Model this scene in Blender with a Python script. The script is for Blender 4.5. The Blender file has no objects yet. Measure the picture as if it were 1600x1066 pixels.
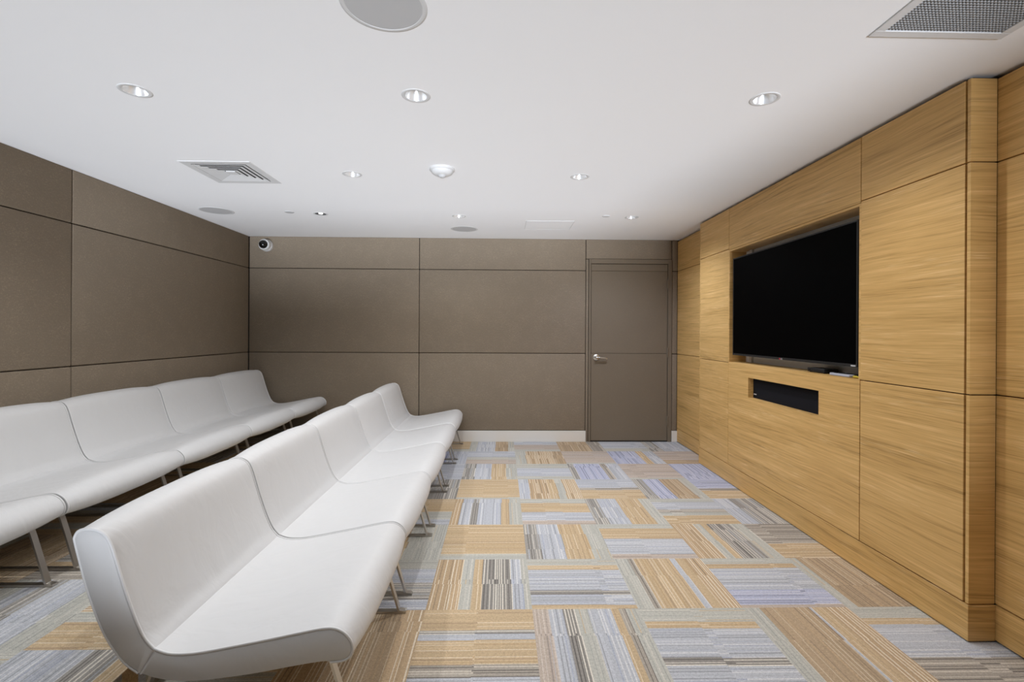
import bpy, bmesh, math, random
from mathutils import Vector, Matrix
R = random.Random(7)
C = bpy.context.scene.collection
PI = math.pi

# ------------------------------------------------------------------ room dimensions (metres)
H = 2.44          # ceiling height
D = 5.824         # back wall
XL = -3.005       # left wall face
XC = 2.006        # face of the media wall unit
XR = 2.126        # face of the recessed oak wall
YN, YF = 2.0355, 4.872   # near / far end of the media unit
YFL = -.15        # where the carpet ends behind the camera
Y0 = -1.0         # where the modelled room ends behind the camera
S1, S2, S3 = 0.163, 1.062, 2.063   # panel joint heights
RISER, XRISER = 0.15, -1.287

def lin(c):
    return tuple(((v/255)/12.92 if v/255 <= .04045 else (((v/255)+.055)/1.055)**2.4) for v in c)

# ------------------------------------------------------------------ helpers
def obj(name, bm, m, parent=None, smooth=None):
    me = bpy.data.meshes.new(name)
    bmesh.ops.recalc_face_normals(bm, faces=bm.faces)
    bm.to_mesh(me); bm.free()
    if m is not None:
        me.materials.append(m)
    if smooth is not None:
        for p in me.polygons: p.use_smooth = True
        me.set_sharp_from_angle(angle=math.radians(smooth))
    o = bpy.data.objects.new(name, me); C.objects.link(o)
    if parent is not None: o.parent = parent
    return o

def tag(o, label, cat, group=None, kind=None):
    o['label'] = label; o['category'] = cat
    if group: o['group'] = group
    if kind: o['kind'] = kind
    return o

def thing(name, loc, label, cat, group=None, kind=None):
    o = bpy.data.objects.new(name, None); C.objects.link(o); o.location = loc
    return tag(o, label, cat, group, kind)

def box(bm, x0, x1, y0, y1, z0, z1, bev=0, seg=2):
    vs = [bm.verts.new((x, y, z)) for x in (x0, x1) for y in (y0, y1) for z in (z0, z1)]
    F = [(0,1,3,2),(4,6,7,5),(0,4,5,1),(2,3,7,6),(0,2,6,4),(1,5,7,3)]
    fs = [bm.faces.new([vs[i] for i in f]) for f in F]
    if bev:
        es = list({e for f in fs for e in f.edges})
        bmesh.ops.bevel(bm, geom=es, offset=bev, segments=seg, affect='EDGES', profile=.5)
    return bm

def nb(): return bmesh.new()

def bx(x0, x1, y0, y1, z0, z1, bev=0, seg=2):
    return box(nb(), x0, x1, y0, y1, z0, z1, bev, seg)

def lathe(bm, prof, c=(0,0,0), n=32, axis='z', cap0=False, cap1=False):
    """prof: list of (r, h)"""
    rings = []
    for r, h in prof:
        ring = []
        for k in range(n):
            a = 2*PI*k/n
            x, y = r*math.cos(a), r*math.sin(a)
            p = (x, y, h) if axis == 'z' else ((x, h, y) if axis == 'y' else (h, x, y))
            ring.append(bm.verts.new((p[0]+c[0], p[1]+c[1], p[2]+c[2])))
        rings.append(ring)
    for a, b in zip(rings, rings[1:]):
        for k in range(n):
            bm.faces.new((a[k], a[(k+1) % n], b[(k+1) % n], b[k]))
    if cap0: bm.faces.new(rings[0])
    if cap1: bm.faces.new(rings[-1])
    return bm

def catmull(pts, sub=5, closed=False):
    P = [Vector(p) for p in pts]; n = len(P); out = []
    rng = range(n) if closed else range(n-1)
    for i in rng:
        if closed:
            a, b, c, d = P[(i-1) % n], P[i], P[(i+1) % n], P[(i+2) % n]
        else:
            a, b, c, d = P[max(i-1, 0)], P[i], P[i+1], P[min(i+2, n-1)]
        for k in range(sub):
            t = k/sub
            out.append(.5*((2*b)+(c-a)*t+(2*a-5*b+4*c-d)*t*t+(3*b-a-3*c+d)*t**3))
    if not closed: out.append(P[-1])
    return out

def tube(bm, pts, r, n=8, closed=False, cap=True):
    P = [Vector(p) for p in pts]; rings = []
    m = len(P); prev = None
    for i, p in enumerate(P):
        if closed: t = P[(i+1) % m]-P[i-1]
        else: t = P[min(i+1, m-1)]-P[max(i-1, 0)]
        t.normalize()
        if prev is None:
            u = t.orthogonal().normalized()
        else:
            u = (prev - t*prev.dot(t)).normalized()
        prev = u; w = t.cross(u)
        rings.append([bm.verts.new(p+r*(math.cos(2*PI*k/n)*u+math.sin(2*PI*k/n)*w)) for k in range(n)])
    pr = list(zip(rings, rings[1:]))
    if closed: pr.append((rings[-1], rings[0]))
    for a, b in pr:
        for k in range(n):
            bm.faces.new((a[k], a[(k+1) % n], b[(k+1) % n], b[k]))
    if cap and not closed:
        bm.faces.new(rings[0]); bm.faces.new(rings[-1])
    return bm

# ------------------------------------------------------------------ materials
def mat(name, col, rough=.5, metal=0, spec=.5):
    m = bpy.data.materials.new(name); m.use_nodes = True
    b = m.node_tree.nodes['Principled BSDF']
    b.inputs['Base Color'].default_value = (*col, 1)
    b.inputs['Roughness'].default_value = rough
    b.inputs['Metallic'].default_value = metal
    b.inputs['Specular IOR Level'].default_value = spec
    return m

def nd(m, t, **kw):
    n = m.node_tree.nodes.new(t)
    for k, v in kw.items(): setattr(n, k, v)
    return n

def lk(m, a, b): m.node_tree.links.new(a, b)

def noise(m, vec, scale, detail=3, rough=.5, dist=0):
    n = nd(m, 'ShaderNodeTexNoise'); n.inputs['Scale'].default_value = scale
    n.inputs['Detail'].default_value = detail; n.inputs['Roughness'].default_value = rough
    n.inputs['Distortion'].default_value = dist
    if vec is not None: lk(m, vec, n.inputs['Vector'])
    return n

def ramp(m, fac, stops):
    r = nd(m, 'ShaderNodeValToRGB'); el = r.color_ramp.elements
    while len(el) < len(stops): el.new(.5)
    for e, (p, c) in zip(el, stops):
        e.position = p; e.color = (*c, 1) if len(c) == 3 else c
    lk(m, fac, r.inputs['Fac']); return r

def bump(m, h, strength, dist, b):
    n = nd(m, 'ShaderNodeBump'); n.inputs['Strength'].default_value = strength
    n.inputs['Distance'].default_value = dist
    lk(m, h, n.inputs['Height']); lk(m, n.outputs['Normal'], b.inputs['Normal']); return n

def scaled(m, src, s):
    n = nd(m, 'ShaderNodeMapping'); n.inputs['Scale'].default_value = s
    lk(m, src, n.inputs['Vector']); return n.outputs['Vector']

def BS(m): return m.node_tree.nodes['Principled BSDF']

# white painted ceiling
M_ceil = mat('ceiling_paint', (.86, .86, .86), .9, spec=.2)
g = nd(M_ceil, 'ShaderNodeNewGeometry')
n_ = noise(M_ceil, g.outputs['Position'], 60, 2); bump(M_ceil, n_.outputs['Fac'], .03, .002, BS(M_ceil))

# brown woven fabric
def fabric(name, col, weave=1.0):
    m = mat(name, col, .95, spec=.12)
    g = nd(m, 'ShaderNodeNewGeometry'); p = g.outputs['Position']
    a = noise(m, scaled(m, p, (60, 60, 420)), 1.0, 2, .6)
    b2 = noise(m, scaled(m, p, (420, 420, 60)), 1.0, 2, .6)
    big = noise(m, p, 7, 4, .6)
    ad = nd(m, 'ShaderNodeMath', operation='ADD'); lk(m, a.outputs['Fac'], ad.inputs[0]); lk(m, b2.outputs['Fac'], ad.inputs[1])
    md = nd(m, 'ShaderNodeMath', operation='MULTIPLY_ADD'); lk(m, big.outputs['Fac'], md.inputs[0]); md.inputs[1].default_value = .35; lk(m, ad.outputs[0], md.inputs[2])
    k0, k1 = 1-.26*weave, 1+.26*weave
    r = ramp(m, md.outputs[0], [(.55, tuple(c*k0 for c in col)), (1.0, tuple(min(1, c*k1) for c in col))])
    mr = nd(m, 'ShaderNodeMapRange'); mr.inputs[1].default_value = .7; mr.inputs[2].default_value = 1.65
    lk(m, md.outputs[0], mr.inputs[0]); lk(m, mr.outputs[0], r.inputs['Fac'])
    lk(m, r.outputs['Color'], BS(m).inputs['Base Color'])
    bump(m, ad.outputs[0], .25*weave, .002, BS(m)); return m
FAB = (.335, .274, .205)
M_fab = fabric('brown_wall_fabric', FAB)
M_door = fabric('brown_door_paint', (.225, .184, .136), .35)
M_backing = mat('dark_backing', (.03, .025, .02), .9)
M_white = mat('white_trim_paint', (.78, .76, .72), .45)
M_plast = mat('white_plastic', (.64, .64, .635), .5, spec=.3)
M_nicheback = mat('grey_niche_paint', (.85, .85, .84), .8)

# oak veneer, grain running horizontally
def oak(name, tint=1.0):
    m = mat(name, (.5, .3, .12), .42, spec=.35)
    g = nd(m, 'ShaderNodeNewGeometry'); oi = nd(m, 'ShaderNodeObjectInfo')
    off = nd(m, 'ShaderNodeVectorMath', operation='MULTIPLY_ADD')
    cmb = nd(m, 'ShaderNodeCombineXYZ')
    for i in range(3): lk(m, oi.outputs['Random'], cmb.inputs[i])
    off.inputs[1].default_value = (3.7, 5.1, 9.3)
    lk(m, cmb.outputs[0], off.inputs[0]); lk(m, g.outputs['Position'], off.inputs[2])
    P = off.outputs[0]
    warp = noise(m, scaled(m, P, (.8, .8, 2.2)), 1.0, 2, .5)
    wv = nd(m, 'ShaderNodeVectorMath', operation='MULTIPLY_ADD')
    c2 = nd(m, 'ShaderNodeCombineXYZ'); lk(m, warp.outputs['Fac'], c2.inputs[2])
    wv.inputs[1].default_value = (0, 0, .07); lk(m, c2.outputs[0], wv.inputs[0]); lk(m, P, wv.inputs[2])
    Q = wv.outputs[0]
    broad = noise(m, scaled(m, Q, (.7, .7, 9)), 1.0, 3, .55)
    mid = noise(m, scaled(m, Q, (1.3, 1.3, 75)), 1.0, 3, .6)
    fine = noise(m, scaled(m, Q, (5, 5, 300)), 1.0, 2, .6)
    f1 = nd(m, 'ShaderNodeMath', operation='MULTIPLY'); lk(m, broad.outputs['Fac'], f1.inputs[0]); f1.inputs[1].default_value = .27
    f2 = nd(m, 'ShaderNodeMath', operation='MULTIPLY_ADD'); lk(m, mid.outputs['Fac'], f2.inputs[0]); f2.inputs[1].default_value = .40; lk(m, f1.outputs[0], f2.inputs[2])
    f3 = nd(m, 'ShaderNodeMath', operation='MULTIPLY_ADD'); lk(m, fine.outputs['Fac'], f3.inputs[0]); f3.inputs[1].default_value = .33; lk(m, f2.outputs[0], f3.inputs[2])
    t = tint*1.25
    r = ramp(m, f3.outputs[0], [(.37, (.32*t, .190*t, .060*t)), (.45, (.46*t, .280*t, .098*t)),
                                (.54, (.53*t, .330*t, .122*t)), (.64, (.62*t, .405*t, .172*t))])
    fl = noise(m, scaled(m, Q, (7, 7, 420)), 1.0, 1, .5)
    fr_ = ramp(m, fl.outputs['Fac'], [(.60, (0, 0, 0)), (.70, (1, 1, 1))])
    pt = noise(m, scaled(m, Q, (1.5, 1.5, 12)), 1.0, 2, .5)
    pr = ramp(m, pt.outputs['Fac'], [(.5, (0, 0, 0)), (.68, (.55, .55, .55))])
    mk = nd(m, 'ShaderNodeMath', operation='MULTIPLY'); lk(m, fr_.outputs['Color'], mk.inputs[0]); lk(m, pr.outputs['Color'], mk.inputs[1])
    mx = nd(m, 'ShaderNodeMix', data_type='RGBA'); lk(m, mk.outputs[0], mx.inputs[0]); lk(m, r.outputs['Color'], mx.inputs[6])
    mx.inputs[7].default_value = (.80*t, .62*t, .36*t, 1)
    lk(m, mx.outputs[2], BS(m).inputs['Base Color'])
    bump(m, f3.outputs[0], .12, .002, BS(m)); return m
M_oak = oak('oak_veneer')

# white leather
M_leather = mat('white_leather', (.62, .62, .62), .42, spec=.35)
tc = nd(M_leather, 'ShaderNodeTexCoord'); oi = nd(M_leather, 'ShaderNodeObjectInfo')
ofs = nd(M_leather, 'ShaderNodeVectorMath', operation='ADD')
cm = nd(M_leather, 'ShaderNodeCombineXYZ'); mu = nd(M_leather, 'ShaderNodeMath', operation='MULTIPLY'); mu.inputs[1].default_value = 13
lk(M_leather, oi.outputs['Random'], mu.inputs[0]); lk(M_leather, mu.outputs[0], cm.inputs[0]); lk(M_leather, mu.outputs[0], cm.inputs[1])
lk(M_leather, tc.outputs['Object'], ofs.inputs[0]); lk(M_leather, cm.outputs[0], ofs.inputs[1])
wr = noise(M_leather, scaled(M_leather, ofs.outputs[0], (6, 10, 6)), 1.0, 3, .5, .8)
pore = noise(M_leather, ofs.outputs[0], 420, 2)
wa = nd(M_leather, 'ShaderNodeMath', operation='MULTIPLY_ADD'); wa.inputs[1].default_value = .012
lk(M_leather, pore.outputs['Fac'], wa.inputs[0]); lk(M_leather, wr.outputs['Fac'], wa.inputs[2])
bump(M_leather, wa.outputs[0], .32, .016, BS(M_leather))
M_piping = mat('leather_piping', (.66, .66, .66), .4)
M_steel = mat('brushed_steel', (.56, .53, .49), .33, metal=1)
sg = nd(M_steel, 'ShaderNodeNewGeometry')
sn = noise(M_steel, scaled(M_steel, sg.outputs['Position'], (40, 600, 40)), 1.0, 2)
bump(M_steel, sn.outputs['Fac'], .08, .001, BS(M_steel))
M_nickel = mat('satin_nickel', (.72, .70, .66), .28, metal=1)
M_black = mat('black_gloss', (.004, .004, .004), .35, spec=.08)
M_screen = mat('screen_glass', (.0006, .0006, .0007), .5, spec=.02)
M_bezel = mat('dark_grey_bezel', (.02, .02, .02), .35, spec=.3)
M_blackpl = mat('black_plastic', (.012, .012, .013), .5, spec=.3)
M_cloth = mat('black_grille_cloth', (.011, .011, .014), .9, spec=.1)
M_grey = mat('grey_mesh_grille', (.50, .50, .50), .7)
M_egg = mat('grey_metal_grille', (.34, .34, .34), .5)
M_dark = mat('dark_duct', (.05, .05, .05), .9)
M_lens = mat('black_lens_dome', (.006, .006, .006), .08)
M_yellow = mat('yellow_cable_sheath', (.55, .40, .02), .5)
M_silver = mat('silver_plastic', (.45, .46, .52), .35)
M_red = mat('red_badge', (.55, .03, .05), .4)
M_badge = mat('pale_badge', (.55, .55, .56), .4)
M_refl = mat('lamp_reflector', (.82, .82, .82), .25, metal=.6)
M_reveal = mat('black_shadow_gap', (.012, .010, .008), .9)

def emis(name, col, s):
    m = bpy.data.materials.new(name); m.use_nodes = True
    nt = m.node_tree; nt.nodes.remove(nt.nodes['Principled BSDF'])
    e = nt.nodes.new('ShaderNodeEmission'); e.inputs[0].default_value = (*col, 1); e.inputs[1].default_value = s
    nt.links.new(e.outputs[0], nt.nodes['Material Output'].inputs[0]); return m
M_lamp = emis('lamp_lens', (1, .98, .95), 2.2)

# carpet: stripe colour is stored per stripe; pile grain from noise
M_carpet = mat('striped_carpet', (.4, .38, .34), .97, spec=.05)
at = nd(M_carpet, 'ShaderNodeAttribute', attribute_name='stripe')
cg = nd(M_carpet, 'ShaderNodeNewGeometry')
pn = noise(M_carpet, cg.outputs['Position'], 260, 2, .7)
pn2 = noise(M_carpet, cg.outputs['Position'], 90, 3, .6)
mm = nd(M_carpet, 'ShaderNodeMath', operation='MULTIPLY_ADD'); mm.inputs[1].default_value = .6
lk(M_carpet, pn2.outputs['Fac'], mm.inputs[0]); lk(M_carpet, pn.outputs['Fac'], mm.inputs[2])
mr = nd(M_carpet, 'ShaderNodeMapRange'); mr.inputs[1].default_value = .45; mr.inputs[2].default_value = 1.15
mr.inputs[3].default_value = .58; mr.inputs[4].default_value = 1.32
lk(M_carpet, mm.outputs[0], mr.inputs[0])
vm = nd(M_carpet, 'ShaderNodeVectorMath', operation='SCALE')
lk(M_carpet, at.outputs['Color'], vm.inputs[0]); lk(M_carpet, mr.outputs[0], vm.inputs['Scale'])
lk(M_carpet, vm.outputs[0], BS(M_carpet).inputs['Base Color'])
bump(M_carpet, pn.outputs['Fac'], .5, .004, BS(M_carpet))

# ------------------------------------------------------------------ carpet
CK = 0.95     # albedo of the yarns relative to the sampled colours
PAL = {  # base colour, then (chance, colour) of accent yarns
 'T': ((206,178,134), [(.16,(224,204,170)),(.10,(182,154,118)),(.08,(196,164,114))]),
 'C': ((198,168,126), [(.42,(232,217,190)),(.06,(160,138,110))]),
 'B': ((189,195,207), [(.18,(214,217,223)),(.14,(160,165,174)),(.10,(172,181,204))]),
 'V': ((176,184,217), [(.22,(212,214,228)),(.14,(134,137,156)),(.2,(190,196,222))]),  # lilac: bluish cast of the cool far downlight put into the yarn colour
 'G': ((166,163,158), [(.30,(220,215,204)),(.20,(128,124,120)),(.10,(182,188,198))]),
 'K': ((150,146,141), [(.46,(224,219,206)),(.12,(112,109,106))]),
 'L': ((190,191,183), [(.18,(206,204,195)),(.16,(174,176,171)),(.06,(202,184,152))]),
 'P': ((194,178,164), [(.20,(208,195,184)),(.14,(168,155,147)),(.10,(182,179,185))]),
 'R': ((188,162,126), [(.16,(214,194,162)),(.14,(160,138,110)),(.10,(198,168,126))]),
 'D': ((176,168,156), [(.28,(126,119,113)),(.22,(210,201,187))]),
}
SPEC = {  # (column, row): bands left-to-right or far-to-near
 (-1,0):[('C',.55),('R',.25),('C',.2)],
 (0,0):[('T',.30),('G',.06),('B',.07),('T',.32),('D',.12),('B',.13)],
 (1,0):[('P',.13),('B',.14),('K',.13),('L',.12),('B',.22),('T',.07),('D',.05),('L',.14)],
 (2,0):[('L',.2),('T',.1),('B',.36),('K',.10),('B',.24)],
 (3,0):[('L',.14),('R',.44),('B',.06),('T',.12),('C',.24)],
 (4,0):[('L',.16),('T',.1),('B',.44),('D',.3)],
 (-1,1):[('L',.2),('B',.3),('G',.3),('B',.2)],
 (0,1):[('C',.30),('L',.12),('T',.07),('K',.30),('B',.11),('L',.10)],
 (1,1):[('L',.12),('T',.1),('B',.42),('K',.09),('B',.19),('T',.08)],
 (2,1):[('L',.16),('D',.05),('T',.42),('B',.06),('T',.12),('C',.19)],
 (3,1):[('L',.12),('T',.1),('B',.46),('V',.24),('P',.08)],
 (4,1):[('L',.10),('R',.62),('T',.28)],
 (-1,2):[('B',.35),('T',.2),('L',.45)],
 (0,2):[('T',.86),('L',.14)],
 (1,2):[('G',.18),('B',.27),('T',.33),('L',.22)],
 (2,2):[('L',.14),('T',.32),('B',.42),('P',.12)],
 (3,2):[('C',.30),('L',.1),('T',.1),('K',.18),('G',.14),('L',.18)],
 (4,2):[('D',.62),('T',.38)],
 (-1,3):[('T',.5),('L',.3),('B',.2)],
 (0,3):[('C',.12),('B',.12),('G',.10),('B',.36),('T',.12),('L',.18)],
 (1,3):[('L',.18),('T',.36),('B',.30),('P',.16)],
 (2,3):[('G',.18),('B',.30),('T',.36),('L',.16)],
 (3,3):[('L',.15),('B',.3),('D',.12),('L',.13),('T',.30)],
 (4,3):[('B',.25),('G',.4),('R',.35)],
 (-1,4):[('R',.5),('G',.5)],
 (0,4):[('T',.9),('L',.1)],
 (1,4):[('B',.14),('C',.34),('T',.14),('L',.10),('C',.28)],
 (2,4):[('B',.45),('D',.12),('T',.43)],
 (3,4):[('G',.18),('V',.30),('R',.36),('L',.16)],
 (4,4):[('V',.5),('D',.12),('T',.38)],
 (0,5):[('G',.2),('B',.3),('T',.3),('L',.2)],
 (1,5):[('L',.3),('B',.5),('L',.2)],
 (2,5):[('G',.12),('V',.5),('D',.12),('B',.26)],
 (3,5):[('P',.9),('L',.1)],
 (4,5):[('V',.75),('B',.25)],
 (-1,5):[('B',1)], (-1,6):[('V',.6),('B',.4)],
 (0,6):[('B',.45),('L',.2),('P',.35)],
 (1,6):[('L',.18),('C',.6),('R',.22)],
 (2,6):[('P',.9),('L',.1)],
 (3,6):[('V',.6),('T',.15),('B',.25)],
 (4,6):[('P',.7),('R',.3)],
 (0,7):[('L',.15),('B',.4),('R',.3),('L',.15)],
 (1,7):[('B',.4),('P',.4),('L',.2)],
 (2,7):[('R',.7),('D',.3)],
 (3,7):[('B',.7),('L',.3)],
 (4,7):[('G',.3),('B',.7)],
}
def rand_spec(r):
    k = r.random()
    if k < .25: return [('T',.8),('L',.2)]
    out = []; s = 0
    while s < 1:
        w = r.choice([.08,.14,.2,.3,.4]); out.append((r.choice('TTBBLGCRD'), w)); s += w
    return out

class Strips:
    def __init__(s): s.v = []; s.f = []; s.c = []
    def quad(s, pts, col):
        b = len(s.v); s.v += pts; s.f.append((b, b+1, b+2, b+3)); s.c.append(col)
def stripes_tile(S, x0, x1, y0, y1, z, spec, vertical, clip, r, dim=1.0):
    """one carpet tile as parallel yarn stripes, broken once or twice along their length"""
    tot = sum(w for _, w in spec)
    seq = []; u = 0.0                       # (start, end, colour key, base or accent)
    while u < 1:
        a = 0
        for key, w in spec:
            a += w/tot
            if u < a: break
        acc = sum(c for c, _ in PAL[key][1])
        w = r.uniform(.012, .030); seq.append((u, u+w, key, 0)); u += w
        if r.random() < min(.95, acc*1.7):
            w = r.uniform(.006, .014); seq.append((u, u+w, key, 1)); u += w
    cuts = [0] + sorted(r.uniform(.15, .85) for _ in range(r.choice([1, 2, 2]))) + [1]
    for si in range(len(cuts)-1):
        sh = r.choice([-1, 1])*r.uniform(.005, .012) if si else 0
        n = len(seq)
        for q_, (s0, s1, key, ac) in enumerate(seq):
            s0 = 0 if q_ == 0 else min(1, max(0, s0+sh)); s1 = 1 if q_ == n-1 else min(1, max(0, s1+sh))
            b, accs = PAL[key]; col = b
            if ac:
                u = r.random()*sum(c for c, _ in accs)
                for ch, c in accs:
                    col = c
                    if u < ch: break
                    u -= ch
            j = r.uniform(.94, 1.06)
            col = lin(col); lum = .3*col[0]+.59*col[1]+.11*col[2]
            col = tuple((lum+(v-lum)*.74)*CK*j*g_ for v, g_ in zip(col, (1.025, 1.0, .965)))
            a0, a1 = s0, s1
            if vertical:
                q = (x0+(x1-x0)*a0, x0+(x1-x0)*a1, y0+(y1-y0)*cuts[si], y0+(y1-y0)*cuts[si+1])
            else:   # far to near
                q = (x0+(x1-x0)*cuts[si], x0+(x1-x0)*cuts[si+1], y1-(y1-y0)*a1, y1-(y1-y0)*a0)
            qx0, qx1, qy0, qy1 = max(q[0], clip[0]), min(q[1], clip[1]), max(q[2], clip[2]), min(q[3], clip[3])
            if qx1-qx0 < 1e-5 or qy1-qy0 < 1e-5: continue
            S.quad([(qx0,qy0,z),(qx1,qy0,z),(qx1,qy1,z),(qx0,qy1,z)], col)
def strips_obj(name, S, parent=None):
    me = bpy.data.meshes.new(name); me.from_pydata(S.v, [], S.f)
    ca = me.color_attributes.new('stripe', 'FLOAT_COLOR', 'CORNER')
    buf = []
    for p, c in zip(me.polygons, S.c):
        buf += [*c, 1]*p.loop_total
    ca.data.foreach_set('color', buf)
    me.materials.append(M_carpet)
    o = bpy.data.objects.new(name, me); C.objects.link(o); o.parent = parent
    return o
T, TX, TY = .5073, -.354, 2.307
S = Strips()
rc = random.Random(21)
clip = (XL-.05, XR+.08, YFL, D+.05)
for j in range(-6, 9):
    for i in range(-6, 6):
        x0 = TX+i*T; y0 = TY+(j-1)*T
        if x0 > clip[1] or x0+T < clip[0] or y0 > clip[3] or y0+T < clip[2]: continue
        stripes_tile(S, x0, x0+T, y0, y0+T, 0, SPEC.get((i, j)) or rand_spec(rc), (i+j) % 2 == 1, clip, rc)
# slab sides under the carpet
floor = strips_obj('floor', S)
tag(floor, 'carpet-tiled floor striped tan, pale blue and grey in quarter-turned squares', 'floor', kind='structure')
obj('floor_slab', bx(clip[0], clip[1], clip[2], clip[3], -.12, -.002), M_backing, floor)

# raised carpeted step that carries the back row
S = Strips(); rc = random.Random(5)
clip = (XL-.02, XRISER, YFL, D+.02)
RS = {(0,1):[('D',.2),('C',.3),('L',.15),('T',.35)], (-1,1):[('L',.18),('B',.14),('G',.16),('B',.3),('L',.22)],
      (0,0):[('B',.5),('G',.25),('T',.25)], (-1,0):[('L',.3),('B',.3),('G',.4)], (0,2):[('R',.5),('B',.5)]}
for j in range(-5, 9):
    for i in range(-4, 3):
        x0 = -1.74+i*T; y0 = 1.806+(j-1)*T
        if x0 > clip[1] or x0+T < clip[0] or y0 > clip[3] or y0+T < clip[2]: continue
        stripes_tile(S, x0, x0+T, y0, y0+T, RISER, RS.get((i, j)) or rand_spec(rc), (i+j) % 2 == 0, clip, rc)
for k in range(160):   # carpet turned down over the front edge
    y = YFL+(D-YFL)*k/160; y2 = YFL+(D-YFL)*(k+1)/160
    c = tuple(v*CK for v in lin(rc.choice([PAL[q][0] for q in 'TBLGR'])))
    S.quad([(XRISER,y,0),(XRISER,y2,0),(XRISER,y2,RISER),(XRISER,y,RISER)], c)
step = strips_obj('platform', S)
tag(step, 'low carpeted platform along the left wall carrying the rear row of seats', 'platform', kind='structure')
obj('platform_core', bx(XL, XRISER-.004, YFL, D, .0, RISER-.003), M_backing, step)

# ------------------------------------------------------------------ walls
def fab_panel(name, parent, m, axis, pos, a0, a1, z0, z1, th=.022, gap=.003, bev=.007):
    """padded panel: axis 'y' = on the back wall, 'x' = on the left wall; face flush with pos"""
    a0 += gap; a1 -= gap; z0 += gap; z1 -= gap
    if axis == 'y': bm = bx(a0, a1, pos, pos+th, z0, z1, bev, 3)
    else: bm = bx(pos-th, pos, a0, a1, z0, z1, bev, 3)
    return obj(name, bm, m, parent, 35)

wb = obj('wall_back', bx(XL-.15, XR+.2, D+.018, D+.15, 0, H), M_backing)
tag(wb, 'back wall padded with brown fabric panels around the door', 'wall', kind='structure')
zs = [.133, S2, S3, H+.003]
for xa, xb in ((XL+.002, -.988), (-.988, 1.013)):
    for z0, z1 in zip(zs, zs[1:]):
        fab_panel('fabric_panel', wb, M_fab, 'y', D, xa, xb, z0, z1)
fab_panel('fabric_panel', wb, M_fab, 'y', D, 1.013, 2.058, 2.203, H+.003)
for z0, z1 in zip(zs, zs[1:]):
    fab_panel('fabric_panel', wb, M_fab, 'y', D, 2.058, XR+.004, z0, z1)
fab_panel('fabric_panel', wb, M_fab, 'y', D, 1.013, 1.048, .0, 2.203, bev=.004)

wl = obj('wall_left', bx(XL-.15, XL-.02, Y0, D+.02, 0, H), M_backing)
tag(wl, 'left wall padded with large brown fabric panels', 'wall', kind='structure')
for ya, yb in ((Y0-.02, 1.084), (1.084, 3.454), (3.454, D)):
    for z0, z1 in zip(zs, zs[1:]):
        fab_panel('fabric_panel', wl, M_fab, 'x', XL, ya, yb, z0, z1)

bb = obj('baseboard_back', bx(XL, 1.018, D-.014, D+.018, 0, .131, .003), M_white)
tag(bb, 'white skirting board along the foot of the back wall', 'baseboard', kind='structure')
bb2 = obj('baseboard_back', bx(2.060, XR+.002, D-.014, D+.018, 0, .131, .003), M_white)
tag(bb2, 'short white skirting piece between door frame and oak wall', 'baseboard', kind='structure')
bb3 = obj('baseboard_left', bx(XL-.018, XL+.014, Y0, D-.014, RISER, .131+.0+RISER*.0+.02, .002), M_white)
tag(bb3, 'skirting hidden behind the rear row on the left wall', 'baseboard', kind='structure')

# ------------------------------------------------------------------ door
door = thing('door_1', (1.54, D, 0), 'brown door with lever handle at the right of the back wall', 'door', kind='structure')
def dobj(name, bm, m, smooth=None, parent=None):
    bmesh.ops.translate(bm, verts=bm.verts, vec=(-1.54, -D, 0))
    o = obj(name, bm, m, parent or door, smooth); return o
fr = nb()
box(fr, 1.049, 1.074, D-.012, D+.018, 0, 2.203, .003)
box(fr, 2.009, 2.056, D-.012, D+.018, 0, 2.203, .003)
box(fr, 1.074, 2.009, D-.012, D+.018, 2.149, 2.203, .003)
box(fr, 1.066, 1.074, D+.0, D+.018, 0, 2.16); box(fr, 2.009, 2.017, D+.0, D+.018, 0, 2.16)
dobj('door_frame', fr, M_door)
lf = nb()
zd = [.012, 1.067, 2.061, 2.145]
for z0, z1 in zip(zd, zd[1:]):
    box(lf, 1.078, 2.005, D-.002, D+.012, z0+.0015, z1-.0015, .0025)
leaf = dobj('door_leaf', lf, M_door)
hd = nb()
lathe(hd, [(0.0005,-.018),(.026,-.018),(.036,-.012),(.038,-.002),(.038,0)], (1.141, D, 1.018), 28, 'y', cap0=True)
lathe(hd, [(.012,-.05),(.012,-.012)], (1.141, D, 1.018), 16, 'y', cap0=True)
hp = catmull([(1.137,D-.05,1.019),(1.165,D-.052,1.019),(1.20,D-.05,1.014),(1.24,D-.046,1.011),(1.268,D-.040,1.004)], 5)
tube(hd, hp, .0095, 10)
bmesh.ops.create_icosphere(hd, subdivisions=2, radius=.017, matrix=Matrix.Translation((1.141, D-.05, 1.018)))
dobj('door_handle', hd, M_nickel, 40, leaf)
for z in (1.905, 1.082, .252):
    hg = nb()
    lathe(hg, [(.008,-.058),(.009,-.055),(.009,.055),(.008,.058)], (2.007, D-.014, z), 12, 'z', cap0=True, cap1=True)
    box(hg, 1.998, 2.014, D-.006, D-.001, z-.055, z+.055)
    dobj('hinge', hg, M_door, 40, leaf)
dobj('threshold', bx(1.074, 2.009, D-.004, D+.016, 0, .010), M_reveal)

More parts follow.
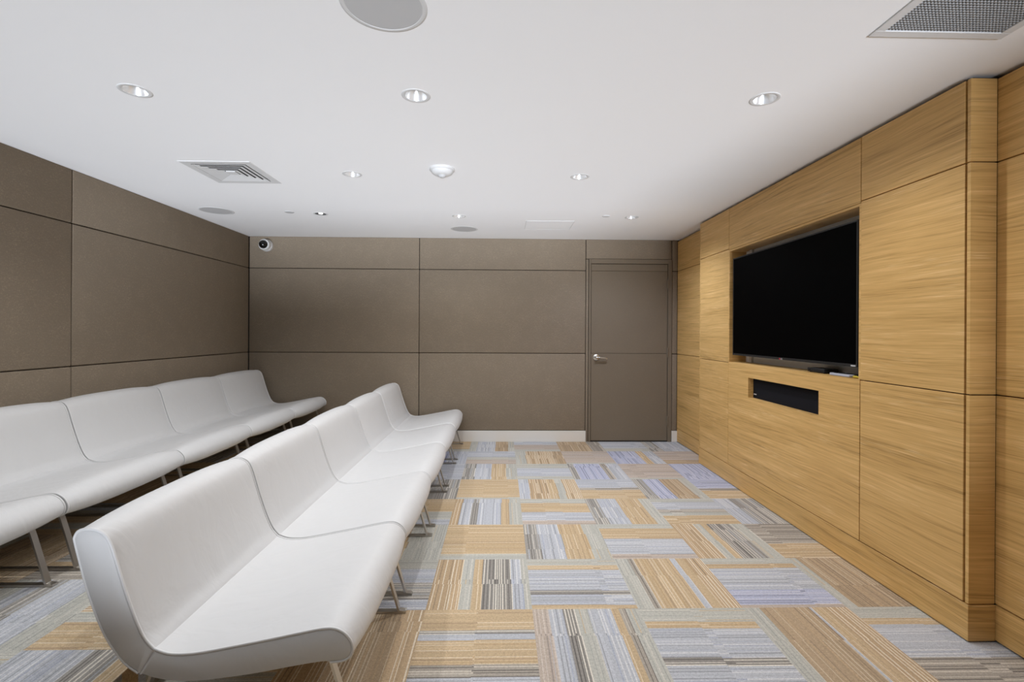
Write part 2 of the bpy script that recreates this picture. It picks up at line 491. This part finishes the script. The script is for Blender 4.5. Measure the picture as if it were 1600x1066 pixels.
# ------------------------------------------------------------------ oak wall (recessed) and media unit
wr_ = obj('wall_right', bx(XR+.06, XR+.18, Y0, D+.02, 0, H), M_reveal)
tag(wr_, 'right wall clad in horizontal-grain oak panels with dark shadow gaps', 'wall', kind='structure')
ZS = [S1, S2, S3, 2.424]
def oak_panel(parent, x0, x1, y0, y1, z0, z1, name='oak_panel', g=.0025, bev=.0015):
    return obj(name, bx(x0, x1, y0+g, y1-g, z0+g, z1-g, bev, 1), M_oak, parent)
for ya, yb in ((Y0, .60), (.60, YN+.006), (YF-.006, D-.002)):
    for z0, z1 in zip(ZS, ZS[1:]):
        oak_panel(wr_, XR, XR+.058, ya, yb, z0, z1)
    oak_panel(wr_, XR, XR+.058, ya, yb, .006, S1, 'oak_plinth')

mu_ = thing('media_wall_unit', (XC, (YN+YF)/2, 0), 'projecting oak-panelled wall unit with a niche for the television', 'wall unit')
ML = mu_.location
def mobj(name, bm, m, smooth=None, parent=None):
    bmesh.ops.translate(bm, verts=bm.verts, vec=(-ML.x, -ML.y, -ML.z))
    return obj(name, bm, m, parent or mu_, smooth)
def mpanel(name, x0, x1, y0, y1, z0, z1, g=.0025, bev=.0015):
    return mobj(name, bx(x0, x1, y0+g, y1-g, z0+g, z1-g, bev, 1), M_oak)
NY0, NY1, NZ0, NZ1 = 2.669, 4.242, 1.068, 2.052     # niche opening
SY0, SY1, SZ0, SZ1 = 3.022, 3.897, .797, .959       # loudspeaker slot
ya = YN+.0225
# carcass, dark behind the joints
cb = nb()
box(cb, XC+.022, XR+.03, YN+.012, NY0-.006, .02, 2.43)
box(cb, XC+.022, XR+.03, NY1+.006, YF-.012, .02, 2.43)
box(cb, XC+.022, XR+.03, NY0-.006, NY1+.006, NZ1+.02, 2.43)
box(cb, XC+.10, XR+.03, NY0-.006, NY1+.006, .02, NZ0-.02)
box(cb, XC+.022, XC+.10, NY0-.006, SY0-.02, .02, NZ0-.02)
box(cb, XC+.022, XC+.10, SY1+.02, NY1+.006, .02, NZ0-.02)
box(cb, XC+.022, XC+.10, SY0-.02, SY1+.02, .02, SZ0-.02)
box(cb, XC+.022, XC+.10, SY0-.02, SY1+.02, SZ1+.02, NZ0-.02)
mobj('carcass', cb, M_reveal)
for z0, z1 in zip(ZS, ZS[1:]):
    mpanel('oak_panel', XC, XC+.021, ya, NY0, z0, z1)
    mpanel('oak_panel', XC, XC+.021, NY1, YF-.018, z0, z1)
mpanel('oak_panel', XC, XC+.021, NY0, NY1, NZ1, ZS[3])
# low centre panel with the loudspeaker slot cut out
lp = nb(); a, b, c, d = NY0+.0025, NY1-.0025, S1+.0025, NZ0
ys = [a, SY0, SY1, b]; zz = [c, SZ0, SZ1, d]
def grid_hole(bm, x0, x1, ys, zz):
    V = {}
    for x in (x0, x1):
        for i, y in enumerate(ys):
            for k, z in enumerate(zz): V[x, i, k] = bm.verts.new((x, y, z))
    n, m = len(ys)-1, len(zz)-1
    for i in range(n):
        for k in range(m):
            if (i, k) == (1, 1): continue
            for x in (x0, x1): bm.faces.new((V[x,i,k],V[x,i+1,k],V[x,i+1,k+1],V[x,i,k+1]))
    for i in range(n):
        for k in (0, m): bm.faces.new((V[x0,i,k],V[x0,i+1,k],V[x1,i+1,k],V[x1,i,k]))
    for k in range(m):
        for i in (0, n): bm.faces.new((V[x0,i,k],V[x0,i,k+1],V[x1,i,k+1],V[x1,i,k]))
    for i, k, i2, k2 in ((1,1,2,1),(1,2,2,2),(1,1,1,2),(2,1,2,2)):
        bm.faces.new((V[x0,i,k],V[x0,i2,k2],V[x1,i2,k2],V[x1,i,k]))
grid_hole(lp, XC, XC+.021, ys, zz)
mobj('oak_panel', lp, M_oak)
# slot lining
sl = nb()
box(sl, XC+.0212, XC+.098, SY0-.012, SY0, SZ0-.012, SZ1+.012); box(sl, XC+.0212, XC+.098, SY1, SY1+.012, SZ0-.012, SZ1+.012)
box(sl, XC+.0212, XC+.098, SY0, SY1, SZ0-.012, SZ0); box(sl, XC+.0212, XC+.098, SY0, SY1, SZ1, SZ1+.012)
mobj('slot_lining', sl, M_oak)
# niche lining (oak reveals) and painted back
nl = nb(); NB = XC+.15
box(nl, XC+.0005, NB, NY0-.003, NY0+.012, NZ0, NZ1); box(nl, XC+.0005, NB, NY1-.012, NY1+.003, NZ0, NZ1)
box(nl, XC+.0005, NB, NY0+.012, NY1-.012, NZ1-.014, NZ1)
mobj('niche_reveal', nl, M_oak)
mobj('niche_shelf', bx(XC+.0212, NB, NY0-.002, NY1+.002, NZ0-.018, NZ0), M_oak)
mobj('niche_back', bx(NB, NB+.012, NY0-.002, NY1+.002, NZ0-.018, NZ1), M_nicheback)
mobj('white_bar', bx(NB-.02, NB, 4.10, 4.145, NZ0, NZ1-.014, .002), M_white)  # plain white upright bar against the niche back
# near return, far return, plinth
for z0, z1 in zip(ZS, ZS[1:]):
    rp = bx(XC+.0015, XR-.003, YN, YN+.016, z0+.0025, z1-.0025, .001, 1); mobj('side_panel', rp, M_oak)
    rp = bx(XC+.0015, XR-.003, YF-.016, YF, z0+.0025, z1-.0025, .001, 1); mobj('side_panel', rp, M_oak)
mobj('oak_plinth', bx(XC-.001, XR-.001, YN-.001, YF+.001, .006, S1-.003, .001, 1), M_oak)
mobj('base_strip', bx(XC+.010, XR-.001, YN+.01, YF-.01, 0, .006), M_reveal)

# ------------------------------------------------------------------ television
TX0 = XC+.015; TYa, TYb, TZ0, TZ1 = 2.711, 4.197, 1.130, 1.972
tv = thing('television', (TX0+.03, (TYa+TYb)/2, TZ0), 'large black flat-screen television in the oak niche', 'television')
def tobj(name, bm, m, smooth=None, parent=None):
    L = tv.location; bmesh.ops.translate(bm, verts=bm.verts, vec=(-L.x, -L.y, -L.z))
    return obj(name, bm, m, parent or tv, smooth)
tobj('back_housing', bx(TX0+.012, TX0+.055, TYa+.006, TYb-.006, TZ0+.006, TZ1-.006, .004), M_blackpl)
bz = nb(); B = .010
box(bz, TX0, TX0+.012, TYa, TYa+B, TZ0, TZ1, .001); box(bz, TX0, TX0+.012, TYb-B, TYb, TZ0, TZ1, .001)
box(bz, TX0, TX0+.012, TYa+B, TYb-B, TZ1-B, TZ1, .001); box(bz, TX0, TX0+.012, TYa+B, TYb-B, TZ0, TZ0+.016, .001)
bez = tobj('bezel', bz, M_bezel)
tobj('screen', bx(TX0+.003, TX0+.012, TYa+B, TYb-B, TZ0+.016, TZ1-B), M_screen)
# maker's badge on the lower bezel: a small red disc beside two grey letters
bg = nb(); lathe(bg, [(.0065,0),(.0065,.003)], (TX0-.002, 3.478, TZ0+.006), 16, 'x', cap0=True, cap1=True)
tobj('badge_disc', bg, M_red, None)
lt = nb()
def stroke(bm, y0, y1, z0, z1): box(bm, TX0-.0015, TX0+.001, min(y0,y1), max(y0,y1), z0, z1)
yb_, zb_ = 3.466, TZ0+.0005
stroke(lt, yb_, yb_-.002, zb_, zb_+.011); stroke(lt, yb_-.002, yb_-.008, zb_, zb_+.002)
yb_ -= .011
stroke(lt, yb_, yb_-.002, zb_, zb_+.011); stroke(lt, yb_-.002, yb_-.009, zb_, zb_+.002); stroke(lt, yb_-.002, yb_-.009, zb_+.009, zb_+.011)
stroke(lt, yb_-.007, yb_-.009, zb_, zb_+.006); stroke(lt, yb_-.005, yb_-.009, zb_+.0045, zb_+.006)
tobj('badge_letters', lt, M_badge, None)
tobj('corner_sticker', bx(TX0-.001, TX0+.001, TYa+.012, TYa+.05, TZ0+.004, TZ0+.011), M_badge)
mb = nb(); box(mb, TX0+.055, NB-.004, 3.30, 3.60, 1.40, 1.70, .004); box(mb, NB-.012, NB-.001, 3.15, 3.75, 1.42, 1.46); box(mb, NB-.012, NB-.001, 3.15, 3.75, 1.64, 1.68)
tobj('wall_mount', mb, M_blackpl)

# centre loudspeaker in the slot
sp = thing('centre_speaker', (XC+.042, (SY0+SY1)/2, SZ0), 'long black loudspeaker set in the slot below the television', 'loudspeaker')
def sobj(name, bm, m, smooth=None):
    L = sp.location; bmesh.ops.translate(bm, verts=bm.verts, vec=(-L.x, -L.y, -L.z)); return obj(name, bm, m, sp, smooth)
sobj('cabinet', bx(XC+.052, XC+.097, SY0+.003, SY1-.003, SZ0+.001, SZ1-.003), M_blackpl)
sobj('grille', bx(XC+.040, XC+.052, SY0+.003, SY1-.003, SZ0+.001, SZ1-.003, .002), M_cloth)
sobj('badge', bx(XC+.0385, XC+.041, SY1-.055, SY1-.015, SZ0+.028, SZ0+.036), M_badge)

# clutter on the niche shelf
o = thing('media_box', (XC+.07, 3.09, NZ0), 'flat black set-top box on the niche shelf under the television', 'media box')
bm = bx(-.045, .045, -.085, .085, .004, .030, .004)
obj('case', bm, M_blackpl, o, 35)
for sx in (-.03, .03):
    for sy in (-.07, .07): obj('foot', lathe(nb(), [(.008,0),(.008,.005)], (sx, sy, 0), 10, 'z', cap0=True, cap1=True), M_blackpl, o)
bm = nb(); box(bm, -.0462, -.0445, .055, .075, .012, .020)
obj('display', bm, M_lens, o)

cbm = nb(); rr = random.Random(3)
for k in range(5):
    pts = []; y = 2.96-.02*k
    for q in range(7):
        pts.append((XC+.055+.035*math.sin(q*1.3+k), y-.032*q, NZ0+.006+.012*abs(math.sin(q*.9+k*1.1))*(1-abs(q-3)/4)))
    tube(cbm, catmull(pts, 5), .0045, 6)
cab = obj('cable_bundle', cbm, M_blackpl, None, 60)
tag(cab, 'tangle of black cables on the niche shelf beside the set-top box', 'cables')
rem = thing('remote_control', (XC+.022, 2.845, NZ0), 'silver remote control lying at the front edge of the niche shelf', 'remote control')
obj('case', bx(-.018, .018, -.085, .085, 0, .016, .005), M_silver, rem, 35)
kb = nb()
for q in range(7):
    for w_ in range(3): box(kb, -.011+.009*w_, -.004+.009*w_, -.065+.018*q, -.055+.018*q, .0155, .018)
obj('buttons', kb, M_blackpl, rem)
yc = obj('yellow_cable', tube(nb(), catmull([(XC+.012,2.682,NZ0+.007),(XC+.013,2.71,NZ0+.007),(XC+.018,2.74,NZ0+.006),(XC+.05,2.76,NZ0+.006),(XC+.10,2.72,NZ0+.006)], 6), .0062, 8), M_yellow, None, 60)
tag(yc, 'short yellow cable at the right front corner of the niche shelf', 'cable')

# ------------------------------------------------------------------ ceiling with recesses
lights_xy = [(-1.719,2.303),(-.412,2.309),(1.250,2.287),(-1.072,3.482),(.557,3.476),(-1.737,4.678),(-.420,4.710),(1.259,4.688)]
VX, VY, VS = -1.912, 3.482, .185      # supply diffuser centre, half size of its opening
GX0, GX1, GY0, GY1 = 1.403, 1.838, 1.310, 1.750   # return grille opening
cm_ = bx(XL-.15, XR+.2, Y0, D+.15, H, H+.14)
ceil = obj('ceiling', cm_, M_ceil)
tag(ceil, 'flat white plasterboard ceiling', 'ceiling', kind='structure')
ct = nb()
for x, y in lights_xy + [(-1.072,1.13),(.557,1.13)]:
    lathe(ct, [(.052,H-.05),(.052,H+.075)], (x, y, 0), 40, 'z', cap0=True, cap1=True)
box(ct, VX-VS, VX+VS, VY-VS, VY+VS, H-.05, H+.1)
box(ct, GX0, GX1, GY0, GY1, H-.05, H+.1)
cut = obj('cutter', ct, None)
md_ = ceil.modifiers.new('cut', 'BOOLEAN'); md_.object = cut; md_.operation = 'DIFFERENCE'; md_.solver = 'EXACT'
dg = bpy.context.evaluated_depsgraph_get()
nm = bpy.data.meshes.new_from_object(ceil.evaluated_get(dg))
ceil.modifiers.clear(); old = ceil.data; ceil.data = nm; nm.name = 'ceiling'
bpy.data.meshes.remove(old)
cme = cut.data; bpy.data.objects.remove(cut); bpy.data.meshes.remove(cme)
if not nm.materials: nm.materials.append(M_ceil)

# ------------------------------------------------------------------ downlights
POWER = 26
def downlight(x, y, label, power=POWER, col=(.985,.99,1), vis=True, tilt=None, dim=False):
    t = thing('downlight', (x, y, H), label, 'ceiling light', 'recessed downlights')
    bm = nb(); lathe(bm, [(.0515,.004),(.0515,-.001),(.055,-.0022),(.064,-.0025),(.068,-.0012),(.0685,0)], n=40)
    obj('trim_ring', bm, M_plast, t, 50)
    if not dim:
        bm = nb(); lathe(bm, [(.0510,-.001),(.046,.015),(.037,.035),(.030,.048)], n=40)
        obj('reflector', bm, M_refl, t, 50)
        bm = nb(); lathe(bm, [(.030,.046),(.024,.0475),(.012,.049),(.001,.049)], n=24, cap1=True)
        obj('lamp', bm, M_lamp, t, 50)
    else:   # an adjustable fitting: pale lamp between two dark openings
        bm = nb(); lathe(bm, [(.0512,-.001),(.050,.03),(.002,.031)], n=40, cap1=True)
        obj('reflector', bm, M_dark, t, 50)
        bm = nb(); lathe(bm, [(.001,-.002),(.018,-.001),(.020,.004),(.020,.03)], n=24, cap0=True)
        obj('lamp', bm, M_lamp, t, 50)
    ld = bpy.data.lights.new('downlight_beam', 'SPOT'); ld.energy = power; ld.color = col
    ld.spot_size = math.radians(150); ld.spot_blend = .8; ld.shadow_soft_size = .028
    lo = bpy.data.objects.new('beam', ld); C.objects.link(lo); lo.parent = t; lo.location = (0, 0, -.006)
    return t
DL = ['downlight nearest the camera on the left, above the rear row of seats',
      'downlight just in front of the big round ceiling speaker at the top of the picture',
      'downlight nearest the return-air grille, on the right side of the ceiling',
      'downlight between the square air diffuser and the smoke detector',
      'downlight right of the smoke detector in the middle of the ceiling',
      'downlight with dark openings in the far left corner, near the dome camera',
      'downlight closest to the small round speaker by the back wall',
      'downlight in the far right corner, in front of the door']
for k, ((x, y), lb) in enumerate(zip(lights_xy, DL)):
    downlight(x, y, lb, power=POWER*(1.9, 1.1, 1.15, 1.0, 1.75, .15, 1.5, 2.5)[k], col=(.74,.82,1) if k == 7 else (.985,.99,1), dim=(k == 5))
for x, y in ((-1.072,1.13),(.557,1.13)):
    downlight(x, y, 'downlight above the camera, outside the picture', power=POWER*.5)

# ------------------------------------------------------------------ ceiling speakers, detector, covers
def speaker(x, y, label):
    t = thing('ceiling_speaker', (x, y, H), label, 'ceiling speaker', 'round ceiling speakers')
    bm = nb(); lathe(bm, [(.130,-.001),(.131,-.0025),(.140,-.003),(.147,-.001),(.148,0)], n=56); obj('trim_ring', bm, M_plast, t, 50)
    bm = nb(); lathe(bm, [(.0005,-.002),(.10,-.002),(.130,-.0015),(.130,-.0005)], n=56, cap0=True); obj('grille', bm, M_grey, t, 50)
speaker(-.410, 1.672, 'large round speaker grille at the top edge of the picture, nearest the camera')
speaker(-2.675, 4.600, 'round speaker grille in the ceiling close to the left wall')
speaker(-.414, 5.305, 'round speaker grille in the ceiling close to the back wall')

t = thing('smoke_detector', (-.415, 3.345, H), 'white round smoke detector in the middle of the ceiling', 'smoke detector')
bm = nb(); lathe(bm, [(.086,0),(.087,-.010),(.083,-.014),(.080,-.016)], n=48, cap1=True); obj('base', bm, M_plast, t, 40)
bm = nb(); lathe(bm, [(.076,-.016),(.070,-.030),(.052,-.041),(.030,-.046)], n=48, cap1=True); obj('cover', bm, M_plast, t, 40)
bm = nb(); lathe(bm, [(.027,-.046),(.026,-.051),(.016,-.059),(.001,-.061)], n=32, cap1=True); obj('sensor_cap', bm, M_grey, t, 40)

t = obj('sprinkler_cover', lathe(nb(), [(.042,0),(.042,-.003),(.039,-.005),(.001,-.005)], (0,0,0), 32, cap1=True), M_grey)
t.location = (-2.007, 4.615, H); tag(t, 'small flat grey disc in the ceiling left of the dark downlight', 'sprinkler cover')
t = obj('sprinkler_cover', lathe(nb(), [(.036,0),(.036,-.003),(.033,-.005),(.001,-.005)], (0,0,0), 32, cap1=True), M_plast)
t.location = (1.0, 4.647, H); tag(t, 'small flat white disc beside the far right downlight', 'sprinkler cover')

t = thing('access_panel', (.487, 5.07, H), 'thin-edged white access hatch in the ceiling near the back wall', 'access panel')
bm = nb()
for a in ((-.245,.245,-.2,-.197),(-.245,.245,.197,.2),(-.245,-.242,-.197,.197),(.242,.245,-.197,.197)): box(bm, a[0], a[1], a[2], a[3], -.003, 0)
obj('hatch_frame', bm, M_plast, t); obj('hatch_door', bx(-.240, .240, -.195, .195, -.002, 0), M_ceil, t)

# supply diffuser: stepped square cones
t = thing('air_diffuser', (VX, VY, H), 'square white air diffuser with stepped louvres above the rear row', 'air vent')
def sqring(bm, r0, z0, r1, z1):
    a = [bm.verts.new((sx*r0, sy*r0, z0)) for sx, sy in ((-1,-1),(1,-1),(1,1),(-1,1))]
    b = [bm.verts.new((sx*r1, sy*r1, z1)) for sx, sy in ((-1,-1),(1,-1),(1,1),(-1,1))]
    for k in range(4): bm.faces.new((a[k], a[(k+1)%4], b[(k+1)%4], b[k]))
bm = nb(); sqring(bm, .236, 0, .236, -.002); sqring(bm, .236, -.002, .232, -.004); sqring(bm, .232, -.004, .184, -.003); sqring(bm, .184, -.003, .184, .01)
obj('frame', bm, M_plast, t)
bm = nb(); 
for k in range(4):
    r = .182-.0365*k
    ri, ro = r-.0335, r-.0045
    sqring(bm, ri, -.0003, ro, -.0052); sqring(bm, ro, -.0052, ro, -.0042); sqring(bm, ro, -.0042, ri, .0010); sqring(bm, ri, .0010, ri, -.0003)
obj('louvres', bm, M_plast, t)
bm = nb(); box(bm, -.032, .032, -.032, .032, -.004, .004, .001); obj('centre_plate', bm, M_plast, t)
bm = nb(); sqring(bm, .183, .012, .183, .085); box(bm, -.183, .183, -.183, .183, .085, .09); obj('duct_box', bm, M_dark, t)

# return grille: egg-crate
gx, gy = (GX0+GX1)/2, (GY0+GY1)/2
t = thing('return_grille', (gx, gy, H), 'grey mesh return-air grille at the top right of the picture', 'air vent')
hx, hy = (GX1-GX0)/2, (GY1-GY0)/2
bm = nb()
box(bm, -hx-.036, hx+.036, -hy-.036, -hy, -.006, 0, .002); box(bm, -hx-.036, hx+.036, hy, hy+.036, -.006, 0, .002)
box(bm, -hx-.036, -hx, -hy, hy, -.006, 0, .002); box(bm, hx, hx+.036, -hy, hy, -.006, 0, .002)
obj('frame', bm, M_plast, t)
bm = nb(); n = 36
for k in range(n+1):
    x = -hx+2*hx*k/n; y = -hy+2*hy*k/n
    box(bm, x-.0014, x+.0014, -hy, hy, -.003, .010); box(bm, -hx, hx, y-.0014, y+.0014, -.003, .010)
obj('mesh_core', bm, M_egg, t)
bm = nb(); box(bm, -hx-.001, hx+.001, -hy-.001, hy+.001, .06, .065); obj('duct_box', bm, M_dark, t)

# dome camera on the back wall
t = thing('security_camera', (-2.79, D, 2.328), 'white wall camera with black dome eye in the far left corner', 'security camera')
bm = nb(); lathe(bm, [(.070,.004),(.072,-.010),(.070,-.038),(.064,-.046),(.058,-.05)], n=40, axis='y', cap1=True); obj('base', bm, M_plast, t, 40)
bm = nb(); lathe(bm, [(.060,-.05),(.066,-.058),(.066,-.078),(.060,-.09),(.050,-.094)], n=40, axis='y', cap1=True); obj('collar', bm, M_plast, t, 40)
bm = nb(); lathe(bm, [(.049,-.092),(.048,-.105),(.042,-.122),(.030,-.135),(.014,-.142),(.001,-.143)], n=40, axis='y', cap1=True)
obj('dome', bm, M_lens, t, 60)

# ------------------------------------------------------------------ lounge seats
W_ = .840     # width of one seat
OUT_TOP = [(-1.074,.332),(-1.030,.317),(-.98,.315),(-.921,.321),(-.81,.341),(-.707,.361),(-.60,.383),(-.545,.392),(-.510,.389),(-.482,.372),(-.465,.348),(-.461,.325),(-.470,.302),(-.495,.290),(-.53,.2865)]
OUT_BOT = [(-.53,.2865),(-.564,.285),(-.65,.271),(-.742,.254),(-.83,.241),(-.92,.231),(-1.0,.229),(-1.07,.240),(-1.118,.257)]
BK_IN = [(-1.068,.326),(-1.100,.362),(-1.122,.405),(-1.147,.47),(-1.170,.54),(-1.188,.60),(-1.204,.650),(-1.222,.684),(-1.252,.702),(-1.285,.704),(-1.306,.697),(-1.316,.680),(-1.315,.665)]
BK_OUT = [(-1.315,.665),(-1.300,.605),(-1.281,.533),(-1.256,.458),(-1.226,.385),(-1.195,.332),(-1.160,.288),(-1.120,.258)]
ORG = (-.90, 0)   # local origin in x
def c2(pts, sub): return [(p[0], p[1]) for p in catmull([(a, b, 0) for a, b in pts], sub)]
def shell(top, bot, crown_top, crown_bot, sub=3, NW=26):
    """upholstered part swept across the width with a soft crown"""
    T_, B_ = c2(top, sub), c2(bot, sub)
    pts = T_ + B_[1:]; nT = len(T_); n = len(pts)
    cr = [crown_top*min(1, .25+.75*min(1, k/5)) if k < nT else crown_bot for k in range(n)]
    nrm = []
    for k in range(n):
        a, b = pts[(k-1) % n], pts[(k+1) % n]
        tx, tz = b[0]-a[0], b[1]-a[1]; L = math.hypot(tx, tz) or 1
        nrm.append((-tz/L, tx/L))
    cr = [sum(cr[(k+q) % n] for q in range(-4, 5))/9 for k in range(n)]
    area = sum(pts[k][0]*pts[(k+1) % n][1]-pts[(k+1) % n][0]*pts[k][1] for k in range(n))
    sgn = 1 if area < 0 else -1
    bm = nb(); rings = []
    stations = [0, .003, .008, .016, .03, .05, .08]; stations += [.08+(W_-.16)*k/NW for k in range(1, NW)]
    stations += [W_-s for s in reversed([0, .003, .008, .016, .03, .05, .08])]
    for v in stations:
        e = min(v, W_-v); q = abs(2*v/W_-1)
        cw = 1-q**3
        edge = 0 if e > .012 else -.006*(1-e/.012)**2
        ring = []
        for k, (x, z) in enumerate(pts):
            d = (cr[k]*cw + edge)*sgn
            ring.append(bm.verts.new((x-ORG[0]+nrm[k][0]*d, v-W_/2, z+nrm[k][1]*d)))
        rings.append(ring)
    for a, b in zip(rings, rings[1:]):
        for k in range(n): bm.faces.new((a[k], a[(k+1) % n], b[(k+1) % n], b[k]))
    bm.faces.new(rings[0]); bm.faces.new(rings[-1])
    return bm
def pipe_line(pts, v):
    return [(x-ORG[0], v-W_/2, z) for x, z in c2(pts, 4)]
def make_seat(loc, label, group):
    t = thing('lounge_seat', loc, label, 'seat', group)
    seat = obj('seat', shell(OUT_TOP, OUT_BOT, .020, .008), M_leather, t, 50)
    for v in (.004, W_-.004):
        obj('piping', tube(nb(), pipe_line(OUT_TOP, v), .0046, 8), M_piping, seat, 60)
    back = obj('backrest', shell(BK_IN, BK_OUT[:-1]+[(-1.113,.256)], .018, .014), M_leather, t, 50)
    for v in (.004, W_-.004):
        obj('piping', tube(nb(), pipe_line(BK_IN + BK_OUT[1:], v), .0046, 8), M_piping, back, 60)
    for v in (.072, W_-.072):
        path = [(-.640,.268),(-.585,.277),(-.562,.272),(-.548,.248),(-.482,.034),(-.477,.012),(-.492,.005),(-1.170,.005),(-1.186,.012),(-1.182,.034),(-1.118,.222),(-1.100,.234),(-1.06,.232)]
        pp = c2(path, 4); w, th = .014, .0045
        bm = nb(); rings = []
        for k in range(len(pp)):
            a, b = pp[max(k-1, 0)], pp[min(k+1, len(pp)-1)]
            tx, tz = b[0]-a[0], b[1]-a[1]; L = math.hypot(tx, tz); nx, nz = -tz/L, tx/L
            ring = [bm.verts.new((pp[k][0]-ORG[0]+nx*s*th, v-W_/2+q*w, max(.0005, pp[k][1]+nz*s*th))) for s, q in ((-1,-1),(1,-1),(1,1),(-1,1))]
            rings.append(ring)
        for a, b in zip(rings, rings[1:]):
            for k in range(4): bm.faces.new((a[k], a[(k+1)%4], b[(k+1)%4], b[k]))
        bm.faces.new(rings[0]); bm.faces.new(rings[-1])
        obj('sled_leg', bm, M_steel, t, 30)
    return t
def dup(root, loc, label, group):
    r = root.copy(); C.objects.link(r); r.location = loc; r['label'] = label; r['group'] = group
    for ch in root.children:
        c = ch.copy(); C.objects.link(c); c.parent = r
        for g_ in ch.children:
            q = g_.copy(); C.objects.link(q); q.parent = c
    return r
PITCH = .850
FRONT = ['white leather lounge seat nearest the camera, at the near end of the front row',
         'white leather lounge seat second from the camera in the front row',
         'white leather lounge seat in the middle of the front row',
         'white leather lounge seat second from the back wall in the front row',
         'white leather lounge seat at the far end of the front row, by the skirting board']
REAR = ['white leather seat cut off by the left edge, nearest in the rear row',
        'white leather seat second from the camera in the rear row on the platform',
        'white leather seat in the middle of the rear row along the left wall',
        'white leather seat second from the back wall in the rear row',
        'white leather seat at the far end of the rear row, in the corner']
proto = None
for k in range(5):
    y = 1.524+W_/2+PITCH*k
    if proto is None: proto = make_seat((ORG[0], y, 0), FRONT[k], 'front row of lounge seats')
    else: dup(proto, (ORG[0], y, 0), FRONT[k], 'front row of lounge seats')
DXB = -1.592
for k in range(5):
    dup(proto, (ORG[0]+DXB, 1.492+W_/2+PITCH*k, RISER), REAR[k], 'rear row of lounge seats')

# ------------------------------------------------------------------ added fill light through the open end behind the camera
w = bpy.data.worlds.new('added_fill'); bpy.context.scene.world = w; w.use_nodes = True
nt = w.node_tree; bgn = nt.nodes['Background']
tcw = nt.nodes.new('ShaderNodeTexCoord'); sx = nt.nodes.new('ShaderNodeSeparateXYZ')
nt.links.new(tcw.outputs['Generated'], sx.inputs[0])
mp = nt.nodes.new('ShaderNodeMapRange'); mp.inputs[1].default_value = -1; mp.inputs[2].default_value = 1
nt.links.new(sx.outputs['Z'], mp.inputs[0])
rw = nt.nodes.new('ShaderNodeValToRGB'); el = rw.color_ramp.elements
stops = [(0,.25),(.28,.5),(.36,1.0),(.49,1.0),(.51,.30),(.7,.25),(1,.2)]  # invented surroundings, brightest just below the horizon to lift the ceiling
while len(el) < len(stops): el.new(.5)
for e, (p, v) in zip(el, stops): e.position = p; e.color = (v, v, v, 1)
nt.links.new(mp.outputs[0], rw.inputs[0]); nt.links.new(rw.outputs[0], bgn.inputs[0])
bgn.inputs[1].default_value = 0.05

sd = bpy.data.lights.new('upward_fill_sun', 'SUN'); sd.energy = 4.25; sd.angle = math.radians(16); sd.color = (.88, .95, 1.06)  # added sun shining upward from below, only to brighten the ceiling
so = bpy.data.objects.new('added_fill', sd); C.objects.link(so)
el_, az_ = math.radians(20.5), math.radians(5.5)
dv = Vector((-math.sin(az_)*math.cos(el_), math.cos(az_)*math.cos(el_), math.sin(el_)))
so.rotation_euler = (-dv).to_track_quat('Z', 'Y').to_euler()
# ------------------------------------------------------------------ camera
cam = bpy.data.cameras.new('camera'); co = bpy.data.objects.new('camera', cam); C.objects.link(co)
f_px, yaw, roll, sy, h = 757.32, .0215, .0055, -14.77, 1.3233
cam.sensor_width = 36; cam.lens = f_px/1600*36; cam.shift_y = sy/1600
co.matrix_world = Matrix.Translation((0, 0, h)) @ Matrix.Rotation(-yaw, 4, 'Z') @ Matrix.Rotation(PI/2, 4, 'X') @ Matrix.Rotation(roll, 4, 'Z')
cam.clip_start = .05
sc = bpy.context.scene; sc.camera = co
sc.view_settings.view_transform = 'Standard'; sc.view_settings.look = 'None'
sc.view_settings.exposure = 0.0; sc.view_settings.gamma = 1; sc.view_settings.use_curve_mapping = False
sc.cycles.use_denoising = True
sc.cycles.max_bounces = 12; sc.cycles.diffuse_bounces = 8
